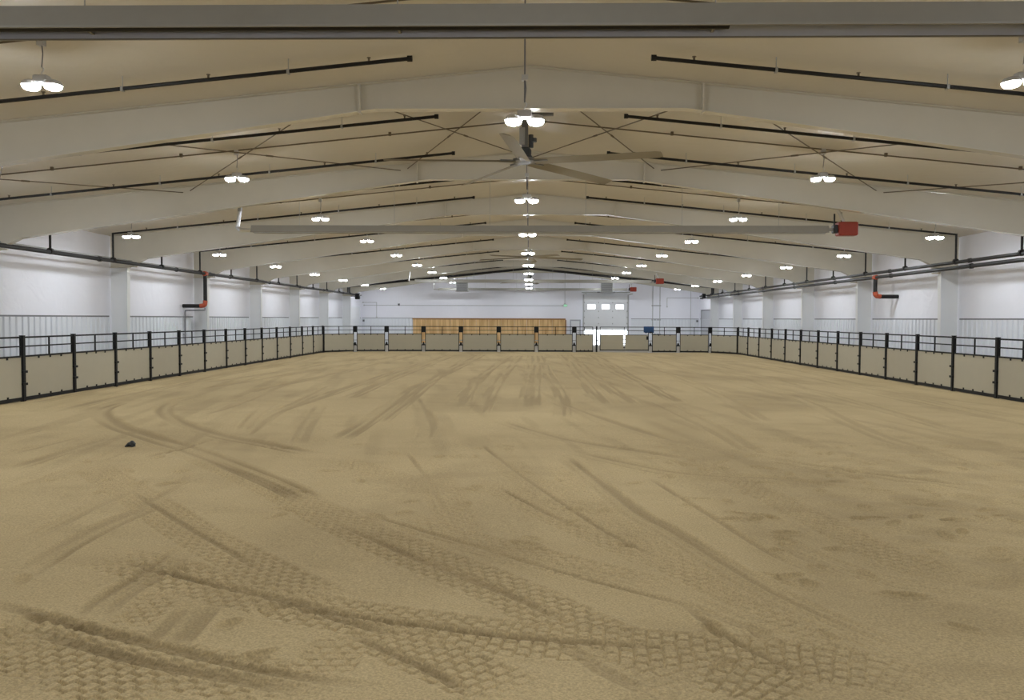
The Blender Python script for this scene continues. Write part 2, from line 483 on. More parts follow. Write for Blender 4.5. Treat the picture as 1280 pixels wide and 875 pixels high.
        if kind == 'tread':
            ca, cb = 0.100, 0.125
            cu = uu/ca + 0.10*np.sin(vv*9); row = np.floor(cu)
            cv = vv/cb + 0.5*(row % 2)
            fu = np.abs(cu - row - 0.5); fv = np.abs(cv - np.floor(cv) - 0.5)
            gro = sstep(0.37, 0.465, np.maximum(fu*1.0, fv*1.06))
            z[on] = z[on]*(1 - 0.8*inn) + s*(-0.004*inn + 0.005*berm*wob - 0.024*res*inn*gro*wob)
            damp[on] = np.maximum(damp[on], 0.05*s*inn*wob)
        elif kind == 'smooth':
            st = sstep(0.32, 0.70, vnoise(uu*0.025+5+wid+s, vv*1.0+50, 0.085, 33))
            z[on] = z[on]*(1 - 0.6*inn) + s*(-0.020*inn*wob*(0.4+0.6*st) + 0.010*berm*wob + 0.006*res*inn*np.sin(vv*70))
            damp[on] = np.maximum(damp[on], s*inn*wob*(0.20+0.38*st))
        else:
            z[on] = z[on]*(1 - 0.5*inn) + s*(-0.028*inn + 0.008*berm*wob)
            damp[on] = np.maximum(damp[on], 0.78*s*inn*wob)
    # hoof and boot marks
    rs = np.random.RandomState(5)
    for k in range(260):
        px = rs.uniform(2.0, 9.5) if k < 190 else rs.uniform(-7, 3)
        py = rs.uniform(5.2, 15)
        a = rs.uniform(0, math.pi); la, lb = rs.uniform(0.09, 0.17), rs.uniform(0.05, 0.08)
        r0 = np.searchsorted(ys, py - 0.3); r1 = np.searchsorted(ys, py + 0.3)
        sl = slice(r0*shp[1], r1*shp[1])
        idx = np.nonzero(np.abs(x[sl] - px) < 0.3)[0] + r0*shp[1]
        ex = (x[idx]-px)*math.cos(a) + (y[idx]-py)*math.sin(a); ey = -(x[idx]-px)*math.sin(a) + (y[idx]-py)*math.cos(a)
        q = (ex/la)**2 + (ey/lb)**2
        z[idx] += -0.028*np.exp(-q*q) + 0.012*np.exp(-((np.sqrt(q)-1.35)/0.3)**2)
        damp[idx] = np.maximum(damp[idx], 0.25*np.exp(-q*q))
    # sand banked up a little along the fences, cut off straight at them
    n, mcols = shp
    verts = np.stack([x, y, z], 1).astype(np.float32)
    ii = np.arange(n*mcols).reshape(n, mcols)
    q = np.stack([ii[:-1,:-1], ii[:-1,1:], ii[1:,1:], ii[1:,:-1]], -1).reshape(-1, 4)
    me = bpy.data.meshes.new('floor')
    me.vertices.add(len(verts)); me.vertices.foreach_set('co', verts.ravel())
    me.loops.add(q.size); me.loops.foreach_set('vertex_index', q.ravel().astype(np.int32))
    me.polygons.add(len(q))
    me.polygons.foreach_set('loop_start', np.arange(0, q.size, 4, dtype=np.int32))
    me.polygons.foreach_set('use_smooth', np.ones(len(q), dtype=bool))
    at = me.attributes.new('damp', 'FLOAT', 'POINT')
    at.data.foreach_set('value', np.clip(damp, 0, 1).astype(np.float32))
    me.materials.append(M['sand'])
    me.update(calc_edges=True)
    o = link('floor', me)
    struct(o)
build_sand()
struct(MB().box(-XW-0.2, XW+0.2, Y_BACK-0.2, Y_END+0.3, -0.35, -0.10).build('floor_slab', 'slab'))

# ------------------------------------------------------------------ walls and ceiling
wl = struct(MB().box(-XW-0.2, -XW, Y_BACK, Y_END, -0.1, roof(XW)+0.05).build('wall_left', 'wall'))
wr = struct(MB().box(XW, XW+0.2, Y_BACK, Y_END, -0.1, roof(XW)+0.05).build('wall_right', 'wall'))
DX0, DX1, DZ = 4.92, 8.93, 4.28          # overhead door opening in the far wall
we_mb = MB()
we_mb.prism_y([(-XW-0.2,-0.1),(DX0,-0.1),(DX0,roof(DX0)),(0,RIDGE+0.05),(-XW-0.2,roof(XW)+0.05)], Y_END, Y_END+0.2)
we_mb.prism_y([(DX1,-0.1),(XW+0.2,-0.1),(XW+0.2,roof(XW)+0.05),(DX1,roof(DX1)+0.05)], Y_END, Y_END+0.2)
we_mb.prism_y([(DX0,DZ),(DX1,DZ),(DX1,roof(DX1)+0.05),(DX0,roof(DX0)+0.05)], Y_END, Y_END+0.2)
we = struct(we_mb.build('wall_far', 'endwall'))
struct(MB().prism_y([(-XW-0.2,-0.1),(XW+0.2,-0.1),(XW+0.2,roof(XW)+0.05),(0,RIDGE+0.05),(-XW-0.2,roof(XW)+0.05)], Y_BACK-0.2, Y_BACK).build('wall_near', 'endwall'))
struct(MB().prism_y([(-XW-0.2,roof(XW+0.2)),(0,RIDGE),(XW+0.2,roof(XW+0.2)),(XW+0.2,roof(XW)+0.2),(0,RIDGE+0.2),(-XW-0.2,roof(XW)+0.2)], Y_BACK-0.2, Y_END+0.2).build('ceiling', 'ceil'))
struct(MB().box(-40, 60, Y_END+0.3, Y_END+80, -0.4, -0.12).build('ground_outside', 'outside'))

# ribbed metal liner sheets on the lower walls
LZ = 2.27
SH = 0.915
def liner_mesh():
    mb = MB()
    prof = []
    for k in range(3):
        b = k*0.305
        prof += [(b,0.008),(b+0.225,0.008),(b+0.245,0.055),(b+0.285,0.055),(b+0.305,0.008)]
    base = [(u, d) for u, d in prof]
    poly = base + [(SH, 0.0), (0, 0.0)]
    mb.loft([[(u, -d, 0.0) for u, d in poly], [(u, -d, LZ) for u, d in poly]])
    return mb.mesh('liner_sheet', 'liner')
LM = liner_mesh()
for k in range(2, 10):
    y0, y1 = k*BAY + 0.14, (k+1)*BAY - 0.14
    n = 8
    for side, wallo in ((-1, wl), (1, wr)):
        for i in range(n):
            o = link('liner_sheet', LM, wallo)
            yy = y0 + (y1-y0)*i/n
            o.scale = ((y1-y0)/n/SH, 1, 1)
            # local x runs along the wall, local -y looks into the hall
            if side < 0:
                o.rotation_euler = (0, 0, R(90)); o.location = (-XW, yy, 0)
            else:
                o.rotation_euler = (0, 0, R(-90)); o.location = (XW, yy + (y1-y0)/n, 0)
        xa, xb = (-XW, -XW+0.02) if side < 0 else (XW-0.02, XW)
        MB().box(xa, xb, y0, y1, LZ, LZ+0.05).build('liner_shade_strip', 'trimgrey', wallo)  # dark strip stands in for the shadow gap at the rib tops
for x0, x1 in ((-XW+0.1, -10.75), (9.25, XW-0.1)):
    n = int(round((x1-x0)/SH))
    for i in range(n):
        o = link('liner_sheet', LM, we); o.location = (x0 + (x1-x0)*i/n, Y_END, 0); o.scale = ((x1-x0)/n/SH, 1, 1)
    MB().box(x0, x1, Y_END-0.02, Y_END, LZ, LZ+0.045).build('liner_shade_strip', 'trimgrey', we)  # same shadow gap above the end wall ribs, drawn as a dark strip

# varnished wood sheets on the far wall
WX0, WX1 = -10.7, 3.22
nW = 12
ws = (WX1-WX0)/nW
for i in range(nW):
    MB().bevel_box(0.006, ws-0.006, -0.09, 0, 0, 2.17, 0.008).build('wood_sheet', 'wood', we, (WX0+i*ws, Y_END-0.005, 0))
MB().box(WX0-0.05, WX1+0.05, Y_END-0.13, Y_END-0.005, 2.17, 2.30).build('wood_cap', 'woodtrim', we)
MB().box(WX1, WX1+0.12, Y_END-0.12, Y_END-0.005, 0, 2.17).build('wood_edge', 'woodtrim', we)

# overhead door, raised a good metre
d1 = thing('door_1', 'white sectional overhead door with three windows, partly raised', 'door', (0, 0, 0)); struct(d1)
del d1['label']; del d1['category']
yd = Y_END - 0.12
WIN = [(5.27, 5.97), (6.57, 7.26), (7.85, 8.54)]
zs = [1.26, 1.82, 2.38, 2.94, 3.72, DZ+0.06]
for k in range(5):
    z0, z1 = zs[k]+0.022, zs[k+1]
    mb = MB()
    if k == 3:
        wz0, wz1 = 3.17, 3.58
        mb.box(DX0-0.05, DX1+0.05, yd, yd+0.05, z0, wz0).box(DX0-0.05, DX1+0.05, yd, yd+0.05, wz1, z1)
        ed = [DX0-0.05] + [v for p in WIN for v in p] + [DX1+0.05]
        for a in range(0, len(ed), 2): mb.box(ed[a], ed[a+1], yd, yd+0.05, wz0, wz1)
    else:
        mb.box(DX0-0.05, DX1+0.05, yd, yd+0.05, z0, z1)
    mb.box(DX0-0.04, DX1+0.04, yd+0.05, yd+0.06, z1-0.04, z1+(0.03 if k < 4 else 0))
    s = mb.build('door_section', 'door', d1)
    if k == 3:
        for a, b in WIN:
            MB().box(a, b, yd+0.02, yd+0.03, wz0, wz1).build('window_pane', 'glass', s)
            MB().box(a-.03, b+.03, yd-.012, yd, wz0-.03, wz0).box(a-.03, b+.03, yd-.012, yd, wz1, wz1+.03).box(a-.03, a, yd-.012, yd, wz0, wz1).box(b, b+.03, yd-.012, yd, wz0, wz1).build('window_frame', 'door', s)
    for xx in (6.27, 7.55):
        MB().box(xx-0.035, xx+0.035, yd-0.03, yd, z0-0.05, z0+0.06).build('hinge', 'galv', s)
    for xx in (DX0+0.02, DX1-0.09):
        MB().box(xx, xx+0.07, yd-0.035, yd, z0-0.05, z0+0.08).build('hinge', 'galv', s)
for sgn, xx in ((-1, DX0), (1, DX1)):
    MB().box(xx-0.09, xx+0.03, yd-0.09, yd+0.0, 0, DZ+0.15).build('track', 'galv', d1) if sgn < 0 else MB().box(xx-0.03, xx+0.09, yd-0.09, yd+0.0, 0, DZ+0.15).build('track', 'galv', d1)
    MB().box(xx-0.05, xx+0.05, yd-3.2, yd-0.05, DZ+0.15, DZ+0.21).build('overhead_track', 'galv', d1)
MB().tube((DX0-0.2, yd-0.12, DZ+0.42), (DX1+0.2, yd-0.12, DZ+0.42), 0.035).build('torsion_shaft', 'galv', d1)
MB().tube((DX0+1.2, yd-0.12, DZ+0.42), (DX1-1.2, yd-0.12, DZ+0.42), 0.06).build('torsion_spring', 'trimgrey', d1)
MB().box(DX0-0.1, DX1+0.1, yd+0.02, Y_END, DZ+0.06, DZ+0.5).build('header', 'liner', d1)
# personnel door
d2 = struct(bpy.data.objects.new('door_2', None)); COL.objects.link(d2)
MB().box(3.68, 3.78, Y_END-0.1, Y_END, 0, 2.2).box(4.55, 4.65, Y_END-0.1, Y_END, 0, 2.2).box(3.78, 4.55, Y_END-0.1, Y_END, 2.08, 2.2).build('door_frame', 'greydoor', d2)
dl = MB().box(3.785, 4.545, Y_END-0.06, Y_END-0.01, 0.01, 2.07).build('door_leaf', 'door', d2)
MB().box(4.45, 4.5, Y_END-0.13, Y_END-0.06, 1.0, 1.05).box(4.36, 4.5, Y_END-0.14, Y_END-0.12, 1.01, 1.04).build('door_handle', 'galv', dl)
# doors in the last bay of the side walls
d3 = struct(bpy.data.objects.new('door_3', None)); COL.objects.link(d3)
MB().box(XW-0.08, XW, 69.6, 69.75, 0, 3.1).box(XW-0.08, XW, 75.2, 75.35, 0, 3.1).box(XW-0.08, XW, 69.6, 75.35, 3.0, 3.12).build('door_frame', 'trimgrey', d3)
for k in range(4): MB().box(XW-0.05, XW-0.005, 69.75, 75.2, 0.02+k*0.745, 0.755+k*0.745).build('door_section', 'greydoor', d3)
d4 = struct(bpy.data.objects.new('door_4', None)); COL.objects.link(d4)
MB().box(-XW, -XW+0.08, 69.6, 69.75, 0, 3.3).box(-XW, -XW+0.08, 75.2, 75.35, 0, 3.3).box(-XW, -XW+0.08, 69.6, 75.35, 3.2, 3.3).build('door_frame', 'liner', d4)
for k in range(4): MB().box(-XW+0.005, -XW+0.05, 69.75, 75.2, 0.02+k*0.795, 0.805+k*0.795).build('door_section', 'door', d4)

# ------------------------------------------------------------------ tapered steel portal frames
FR_FL = 0.22
def frame_parts():
    out = []
    tw = 0.012
    def raf(s):
        def P(x): return s*x
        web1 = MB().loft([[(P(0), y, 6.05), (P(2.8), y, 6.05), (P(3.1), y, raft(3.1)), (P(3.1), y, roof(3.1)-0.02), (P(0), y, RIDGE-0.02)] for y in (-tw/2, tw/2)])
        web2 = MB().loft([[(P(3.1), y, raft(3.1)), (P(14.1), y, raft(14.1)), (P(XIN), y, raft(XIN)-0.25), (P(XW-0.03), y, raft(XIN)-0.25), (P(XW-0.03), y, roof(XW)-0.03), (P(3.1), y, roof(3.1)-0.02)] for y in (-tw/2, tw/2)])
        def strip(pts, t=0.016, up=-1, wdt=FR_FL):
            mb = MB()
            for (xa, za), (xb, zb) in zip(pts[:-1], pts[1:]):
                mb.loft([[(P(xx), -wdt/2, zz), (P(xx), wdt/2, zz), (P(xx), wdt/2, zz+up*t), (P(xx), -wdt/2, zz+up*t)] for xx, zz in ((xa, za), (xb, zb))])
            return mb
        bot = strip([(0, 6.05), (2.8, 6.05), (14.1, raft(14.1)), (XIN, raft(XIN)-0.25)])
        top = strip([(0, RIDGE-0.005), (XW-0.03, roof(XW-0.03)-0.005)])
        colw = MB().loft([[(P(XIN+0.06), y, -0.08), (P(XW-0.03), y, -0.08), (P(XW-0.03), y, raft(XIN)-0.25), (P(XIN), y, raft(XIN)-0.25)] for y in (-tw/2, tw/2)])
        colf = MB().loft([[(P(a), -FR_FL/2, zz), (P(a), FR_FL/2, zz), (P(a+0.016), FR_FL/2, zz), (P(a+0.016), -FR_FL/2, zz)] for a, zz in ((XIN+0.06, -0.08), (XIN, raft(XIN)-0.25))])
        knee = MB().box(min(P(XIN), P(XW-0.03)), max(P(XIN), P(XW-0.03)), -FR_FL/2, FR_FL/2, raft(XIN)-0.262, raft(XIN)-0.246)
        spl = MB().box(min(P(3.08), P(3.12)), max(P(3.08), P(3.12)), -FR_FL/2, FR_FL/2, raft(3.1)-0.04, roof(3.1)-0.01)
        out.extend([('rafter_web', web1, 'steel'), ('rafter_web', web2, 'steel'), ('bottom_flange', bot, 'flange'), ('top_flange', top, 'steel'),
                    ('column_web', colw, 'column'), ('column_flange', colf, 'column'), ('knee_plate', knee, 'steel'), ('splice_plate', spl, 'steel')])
    raf(1); raf(-1)
    return [(n, mb.mesh(n, m)) for n, mb, m in out]
FP = frame_parts()
FRAME_Y = [k*BAY for k in range(0, 10)]
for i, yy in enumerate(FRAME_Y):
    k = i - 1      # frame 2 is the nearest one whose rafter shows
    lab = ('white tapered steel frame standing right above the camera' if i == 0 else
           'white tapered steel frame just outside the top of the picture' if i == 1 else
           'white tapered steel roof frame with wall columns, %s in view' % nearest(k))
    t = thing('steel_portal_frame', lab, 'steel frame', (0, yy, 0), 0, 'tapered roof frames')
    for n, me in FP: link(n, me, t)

# roof bracing rods in the bay beyond the second frame
for s, side in ((-1, 'left'), (1, 'right')):
    ya, yb = 2*BAY+0.02, 3*BAY-0.02
    pans = [(0.05, 3.35, 'beside the ridge'), (3.55, 9.35, 'over the middle'), (9.55, 14.9, 'towards the wall')]
    for a, b, wh in pans:
        za, zb = roof(a)-0.13, roof(b)-0.13
        for (p, q, dr) in (((a, ya, za), (b, yb, zb), 'running outwards'), ((b, ya, zb-0.03), (a, yb, za-0.03), 'running inwards')):
            t = thing('bracing_rod', 'thin brown cross-bracing rod %s on the %s roof, %s' % (wh, side, dr), 'rod', (0, 0, 0), 0, 'roof cross-bracing rods')
            pa, pb = (s*p[0], p[1], p[2]), (s*q[0], q[1], q[2])
            MB().tube(pa, pb, 0.013, 6).build('rod', 'rod', t)
            va, vb = Vector(pa), Vector(pb)
            m1 = va + (vb-va)*0.55
            MB().tube(m1, m1 + (vb-va)*0.02, 0.022, 6).build('turnbuckle', 'rod', t)

# ------------------------------------------------------------------ lights
def make_light():
    t = thing('high_bay_light', '', 'light', (0, 0, 0), 0, 'twin LED high bay lights')
    MB().bevel_box(-0.10, 0.10, -0.07, 0.07, 0.02, 0.13, 0.015).build('driver_box', 'housing', t)
    MB().path([(0, 0, 0.12), (0, 0, 0.17), (0.025, 0, 0.195), (0.025, 0, 0.225), (0, 0, 0.245)], 0.008, 6).build('hook', 'chrome', t)
    for s in (-1, 1):
        n = 14
        def ring(r, z): return [(s*0.152 + r*math.cos(2*math.pi*i/n), r*1.15*math.sin(2*math.pi*i/n), z) for i in range(n)]
        h = MB().loft([ring(0.05, 0.07), ring(0.10, 0.05), ring(0.122, 0.01), ring(0.122, -0.006)]).build('lamp_head', 'housing', t)
        MB().loft([ring(0.112, -0.007), ring(0.108, -0.03), ring(0.09, -0.052), ring(0.05, -0.066)]).build('lens', 'lens', h, smooth=True)
    return t
light0 = None
def z_row(row): return {0: 4.95, 1: 5.44, 2: 4.87}[row]
ROWS = [(-12.85, 2, 'in the row along the left wall'), (-6.72, 1, 'in the row over the left half'), (-0.08, 0, 'in the row under the ridge'),
        (6.60, 1, 'in the row over the right half'), (12.78, 2, 'in the row along the right wall')]
for kb in range(0, 10):
    yy = (kb + 0.5) * BAY
    # thin conduit below the roof that carries the row across the hall
    for s, side in ((-1, 'left'), (1, 'right')):
        if kb < 1: continue
        t = thing('light_conduit', 'thin tan conduit across the %s roof, %s to the camera' % (side, nearest(kb)), 'conduit', (0, yy, 0), 0, 'roof conduits')
        MB().tube((0, 0, RIDGE-0.06), (s*14.9, 0, roof(14.9)-0.06), 0.016, 6).build('conduit', 'rod', t)
        for xx in (3.2, 8.0, 11.0):
            MB().box(s*xx-0.03, s*xx+0.03, -0.025, 0.025, roof(xx)-0.085, roof(xx)-0.002).build('clip', 'rod', t)
    for xx, row, wh in ROWS:
        if light0 is None:
            light0 = make_light(); o = light0
        else:
            o = copy_tree(light0)
        zz = z_row(row)
        o.location = (xx, yy, zz)
        if kb < 1 or (row == 2 and kb < 3):
            o['label'] = 'twin LED light %s, %s beyond the picture edge' % (wh, ORD[(1 if row != 2 else 3) - kb])
        else:
            o['label'] = 'bright twin LED light %s, %s in view' % (wh, nearest(kb if row != 2 else kb - 2))
        top = roof(xx) - 0.05 - zz
        if top > 0.3:
            if row == 0:
                MB().tube((0, 0, 0.24), (0, 0, top), 0.011, 6).build('cord', 'trimgrey', o)
            else:
                MB().path([(0, 0, 0.24), (0.02, 0.0, 0.24+(top-0.24)*0.5), (0, 0, top)], 0.007, 5).build('cord', 'trimgrey', o)
            if row != 0: MB().box(-0.045, 0.045, -0.045, 0.045, top-0.07, top).build('junction_box', 'housing', o)

# ------------------------------------------------------------------ sprinkler branch pipes
XP = 14.48
ZM = 4.22
heads = [2.6, 5.2, 7.9, 10.6, 13.3]
hangs = [3.9, 6.6, 9.4, 12.2]
def sprk_meshes():
    h = MB().tube((0,0,0.02),(0,0,0.075),0.018,6).tube((0,0,0.075),(0,0,0.085),0.035,6).mesh('sprinkler_head', 'orange')
    h.materials[0] = M['rod']
    g = MB().tube((0,0,0),(0,0,0.2),0.007,5).box(-0.02,0.02,-0.045,0.045,-0.045,0.03).mesh('hanger', 'galv')
    c = MB().tube((-0.03,0,0),(0.05,0,0),0.05,8).mesh('end_cap', 'pipe')
    return h, g, c
HM, GM, CM = sprk_meshes()
by = [k*BAY + d for k in range(1, 10) for d in (2.05, 5.85)]
for i, yy in enumerate(by):
    if yy > 69.5: continue
    for s, side in ((-1, 'left'), (1, 'right')):
        k = i
        lab = 'black sprinkler branch pipe under the %s roof slope, %s in view' % (side, nearest(k)) if k > 0 else 'black sprinkler branch pipe under the %s roof slope, before the first in view' % side
        t = thing('sprinkler_branch_pipe', lab, 'pipe', (0, yy, 0), 0, 'sprinkler branch pipes')
        zf = lambda xx: roof(xx) - 0.20
        MB().path([(s*1.95, 0, zf(1.95)), (s*XP, 0, zf(XP)), (s*XP, 0, ZM+0.06)], 0.033, 8).build('pipe', 'pipe', t)
        o = link('end_cap', CM, t, (s*1.95, 0, zf(1.95)))
        for xx in heads: link('sprinkler_head', HM, t, (s*xx, 0, zf(xx)))
        for xx in hangs: link('hanger', GM, t, (s*xx, 0, zf(xx)))
        MB().tube((s*XP, -0.05, ZM+0.03), (s*XP, 0.05, ZM+0.03), 0.10, 8).build('tee', 'pipe', t)
# mains along the side walls
YM0, YM1 = 8.0, 71.2
def main_pipe(s, side, z, r, xm, label, red=False):
    t = thing('sprinkler_main_pipe', label, 'pipe', (0, 0, 0))
    MB().tube((xm, YM0, z), (xm, YM1, z), r, 10).build('pipe', 'pipe', t)
    yy = YM0 + 1.5
    while yy < YM1:
        MB().tube((xm, yy-0.06, z), (xm, yy+0.06, z), r*1.35, 10).build('coupling', 'pipe', t)
        yy += 6.1
    for k in range(2, 10):
        MB().box(min(xm, s*(XIN+0.02)), max(xm, s*(XIN+0.02)), k*BAY-0.03, k*BAY+0.03, z-r-0.045, z-r-0.005).build('bracket', 'steel', t)
    return t
tl = main_pipe(-1, 'left', ZM, 0.066, -XP, 'thick black sprinkler main running along the left wall below the eave')
tr_ = main_pipe(1, 'right', ZM, 0.06, XP, 'upper black sprinkler main running along the right wall below the eave')
tr2 = main_pipe(1, 'right', 4.04, 0.068, XP+0.05, 'lower black sprinkler main along the right wall with orange fittings')
tc_ = thing('conduit_line', 'thin grey conduit running just above the left sprinkler main', 'conduit', (0, 0, 0))
MB().tube((-XP-0.2, YM0, ZM+0.12), (-XP-0.2, YM1, ZM+0.12), 0.022, 6).build('conduit', 'galv', tc_)
for k in range(2, 10): MB().box(-XIN-0.02, -XP-0.22, k*BAY-0.02, k*BAY+0.02, ZM+0.08, ZM+0.10).build('bracket', 'galv', tc_)
# drops
yl = 36.9
MB().tube((-XP, yl-0.12, ZM), (-XP, yl+0.12, ZM), 0.11, 10).build('orange_tee', 'orange', tl)
MB().tube((-XP, yl, ZM-0.05), (-XP, yl, 2.98), 0.085, 10).build('drop_pipe', 'pipe', tl)
MB().path([(-XP, yl, 3.02), (-XP-0.02, yl, 2.86), (-XP-0.08, yl, 2.80), (-XP-0.24, yl, 2.78)], 0.10, 10).build('orange_elbow', 'orange', tl)
MB().tube((-XP-0.2, yl, 2.78), (-XW+0.01, yl, 2.78), 0.085, 10).build('wall_pipe', 'pipe', tl)
dp = thing('drain_pipe', 'thin dark drain pipe bent down the left wall below the orange elbow', 'pipe', (0, 0, 0))
MB().path([(-XP-0.02, yl, 2.70), (-XP-0.02, yl, 2.60), (-XW+0.12, yl, 2.58), (-XW+0.10, yl, 2.5), (-XW+0.10, yl, 0.0)], 0.03, 8).build('pipe', 'trimgrey', dp)
MB().box(-XW, -XW+0.14, yl-0.04, yl+0.04, 1.5, 1.54).build('bracket', 'galv', dp)
yr = 35.4
MB().tube((XP+0.05, yr-0.12, 4.04), (XP+0.05, yr+0.12, 4.04), 0.10, 10).build('orange_tee', 'orange', tr2)
MB().tube((XP+0.05, yr, 4.0), (XP+0.05, yr, 3.42), 0.08, 10).build('drop_pipe', 'pipe', tr2)
MB().path([(XP+0.05, yr, 3.44), (XP+0.07, yr, 3.32), (XP+0.13, yr, 3.26), (XP+0.28, yr, 3.24)], 0.10, 10).build('orange_elbow', 'orange', tr2)
MB().tube((XP+0.25, yr, 3.24), (XW-0.01, yr, 3.24), 0.085, 10).build('wall_pipe', 'pipe', tr2)
# cross main following both roof slopes at the far end
cm = thing('sprinkler_cross_main', 'long black sprinkler pipe crossing the ridge near the far wall', 'pipe', (0, 66.2, 0))
MB().path([(-XP, 0, ZM), (-XP, 0, roof(XP)-0.56), (0, 0, RIDGE-0.56), (XP, 0, roof(XP)-0.56), (XP, 0, ZM)], 0.095, 8).build('pipe', 'pipe', cm)
for xx in (-11, -7, -3, 3, 7, 11): MB().tube((xx, 0, roof(xx)-0.56), (xx, 0, roof(xx)), 0.01, 5).build('hanger', 'galv', cm)

# ------------------------------------------------------------------ tube heaters
HL = 16.8
def make_heater():
    t = thing('tube_heater', '', 'heater', (0,0,0), 0, 'radiant tube heaters')
    x0, x1 = -HL/2, HL/2
    # hood: two thin skins, outside grey, inside polished
    a = [(-0.165, 0.0), (-0.11, 0.19), (0.11, 0.19), (0.165, 0.0)]
    o = MB(); i_ = MB()
    for (ya, za), (yb, zb) in zip(a[:-1], a[1:]):
        o.quad_hull([(x0,ya,za),(x1,ya,za),(x1,yb,zb),(x0,yb,zb)], [(0,1,2,3)])
        sc = 0.94
        i_.quad_hull([(x0,ya*sc,za),(x1,ya*sc,za),(x1,yb*sc,zb-0.008),(x0,yb*sc,zb-0.008)], [(0,1,2,3)])
    o.box(x0, x1, -0.175, -0.155, -0.02, 0.0).box(x0, x1, 0.155, 0.175, -0.02, 0.0)
    o.build('reflector', 'hood', t)
    i_.build('reflector_lining', 'hoodin', t)
    for s in (x0, x1-0.01):
        MB().loft([[(s+d, y, z) for y, z in a] for d in (0, 0.01)]).build('end_panel', 'hood', t)
    MB().tube((x0+0.05, 0, 0.053), (1.52, 0, 0.053), 0.05, 10).build('radiant_tube', 'pipe', t)
    MB().tube((1.52, 0, 0.085), (x1+0.3, 0, 0.085), 0.045, 10).build('burner_tube', 'galv', t)
    b = MB().bevel_box(x1+0.28, x1+0.84, -0.18, 0.18, -0.09, 0.30, 0.03).build('burner_box', 'red', t)
    MB().bevel_box(x1+0.16, x1+0.28, -0.12, 0.12, -0.02, 0.22, 0.02).build('fan_motor', 'darkplastic', b)
    MB().path([(x1+0.22, 0.05, 0.15), (x1+0.22, 0.05, 0.55), ], 0.025, 8).build('gas_pipe', 'pipe', t)
    MB().path([(x1+0.50, 0, 0.28), (x1+0.30, 0, 0.66)], 0.05, 8).build('air_duct', 'chrome', t)
    MB().tube((x1+0.44, 0.08, 0.28), (x1+0.44, 0.08, 0.6), 0.012, 6).build('power_cord', 'pipe', t)
    MB().path([(x0+0.05, 0, 0.06), (x0-0.35, 0, 0.06), (x0-0.44, 0, 0.14), (x0-0.36, 0, 0.62)], 0.055, 10).build('exhaust_pipe', 'chrome', t)
    MB().tube((x0-0.36, 0, 0.6), (x0-0.36, 0, 0.72), 0.07, 8).build('exhaust_collar', 'galv', t)
    for k in range(6):
        xx = x0 + 1.4 + k*2.8
        MB().box(xx-0.012, xx+0.012, -0.14, 0.14, 0.02, 0.032).build('bracket', 'hood', t)
    return t
h0 = make_heater()
h0['label'] = 'nearest grey tube heater spanning the top of the picture'
HT = [(0.22, 7.45, 4.80, 'nearest grey tube heater, spanning the whole top of the picture'), (0.22, 24.45, 4.78, 'grey tube heater with red burner box hung across mid picture, second nearest'),
      (0.22, 59.2, 4.84, 'grey tube heater with red burner box, third nearest, before the far wall'), (0.22, 74.3, 4.80, 'farthest grey tube heater with red burner box, close to the far wall')]
for i, (xx, yy, zz, lab) in enumerate(HT):
    o = h0 if i == 0 else copy_tree(h0)
    o.location = (xx, yy, zz); o['label'] = lab
for o in [x for x in COL.objects if x.name.startswith('tube_heater')]:
    for k in range(6):
        xx = -HL/2 + 1.4 + k*2.8
        top = roof(o.location.x + xx) - o.location.z - 0.02
        MB().tube((xx, 0, 0.2), (xx, 0, top), 0.006, 5).build('hanger', 'galv', o)

# ------------------------------------------------------------------ ceiling fans
def make_fan(loc, label, ang0):
    t = thing('ceiling_fan', label, 'fan', loc, 0, 'large ridge fans')
    top = RIDGE - loc[2] - 0.02
    MB().bevel_box(-0.07, 0.07, -0.07, 0.07, 0.12, top, 0.01).build('mast', 'fanmotor', t)
    MB().box(-0.16, 0.16, -0.05, 0.05, top-0.14, top-0.02).box(0.16, 0.62, -0.04, 0.04, top-0.12, top-0.06).build('mount_bar', 'fanmotor', t)
    MB().bevel_box(-0.12, 0.0, -0.12, -0.02, 0.35, 0.72, 0.01).build('control_box', 'galv', t)
    n = 16
    def ring(r, z): return [(r*math.cos(2*math.pi*i/n), r*math.sin(2*math.pi*i/n), z) for i in range(n)]
    MB().loft([ring(0.10, 0.30), ring(0.14, 0.26), ring(0.14, 0.14), ring(0.17, 0.10), ring(0.17, 0.07)]).build('motor', 'fandark', t)
    MB().tube((0.13, 0, 0.30), (0.13, 0, 0.58), 0.055, 8).tube((0.19, -0.02, 0.42), (0.19, -0.02, 0.50), 0.07, 8).build('gear_motor', 'fandark', t)
    MB().loft([ring(0.16, 0.08), ring(0.27, 0.05), ring(0.27, -0.01), ring(0.12, -0.05)]).build('hub', 'fanmotor', t)
    for k in range(5):
        a = R(ang0 + 72*k)
        rings = []
        for r, c in ((0.22, 0.15), (0.5, 0.165), (1.6, 0.165), (2.95, 0.16), (3.05, 0.13)):
            tilt = R(-15)
            prof = [(-0.5, 0.0), (-0.2, 0.13), (0.2, 0.11), (0.5, 0.0), (0.2, -0.02), (-0.2, -0.02)]
            pts = []
            for u, v in prof:
                uu, vv = u*c*1.9, v*c
                y_, z_ = uu*math.cos(tilt) - vv*math.sin(tilt), uu*math.sin(tilt) + vv*math.cos(tilt)
                pts.append((r*math.cos(a) - y_*math.sin(a), r*math.sin(a) + y_*math.cos(a), z_ - 0.028*r))
            rings.append(pts)
        b = MB().loft(rings).build('blade', 'fanblade', t)
        MB().loft([[(r*math.cos(a) - d*math.sin(a), r*math.sin(a) + d*math.cos(a), z) for d, z in ((-.07,-.02),(.07,-.02),(.07,.02),(-.07,.02))] for r in (0.15, 0.55)]).build('blade_bracket', 'fanmotor', b)
    return t
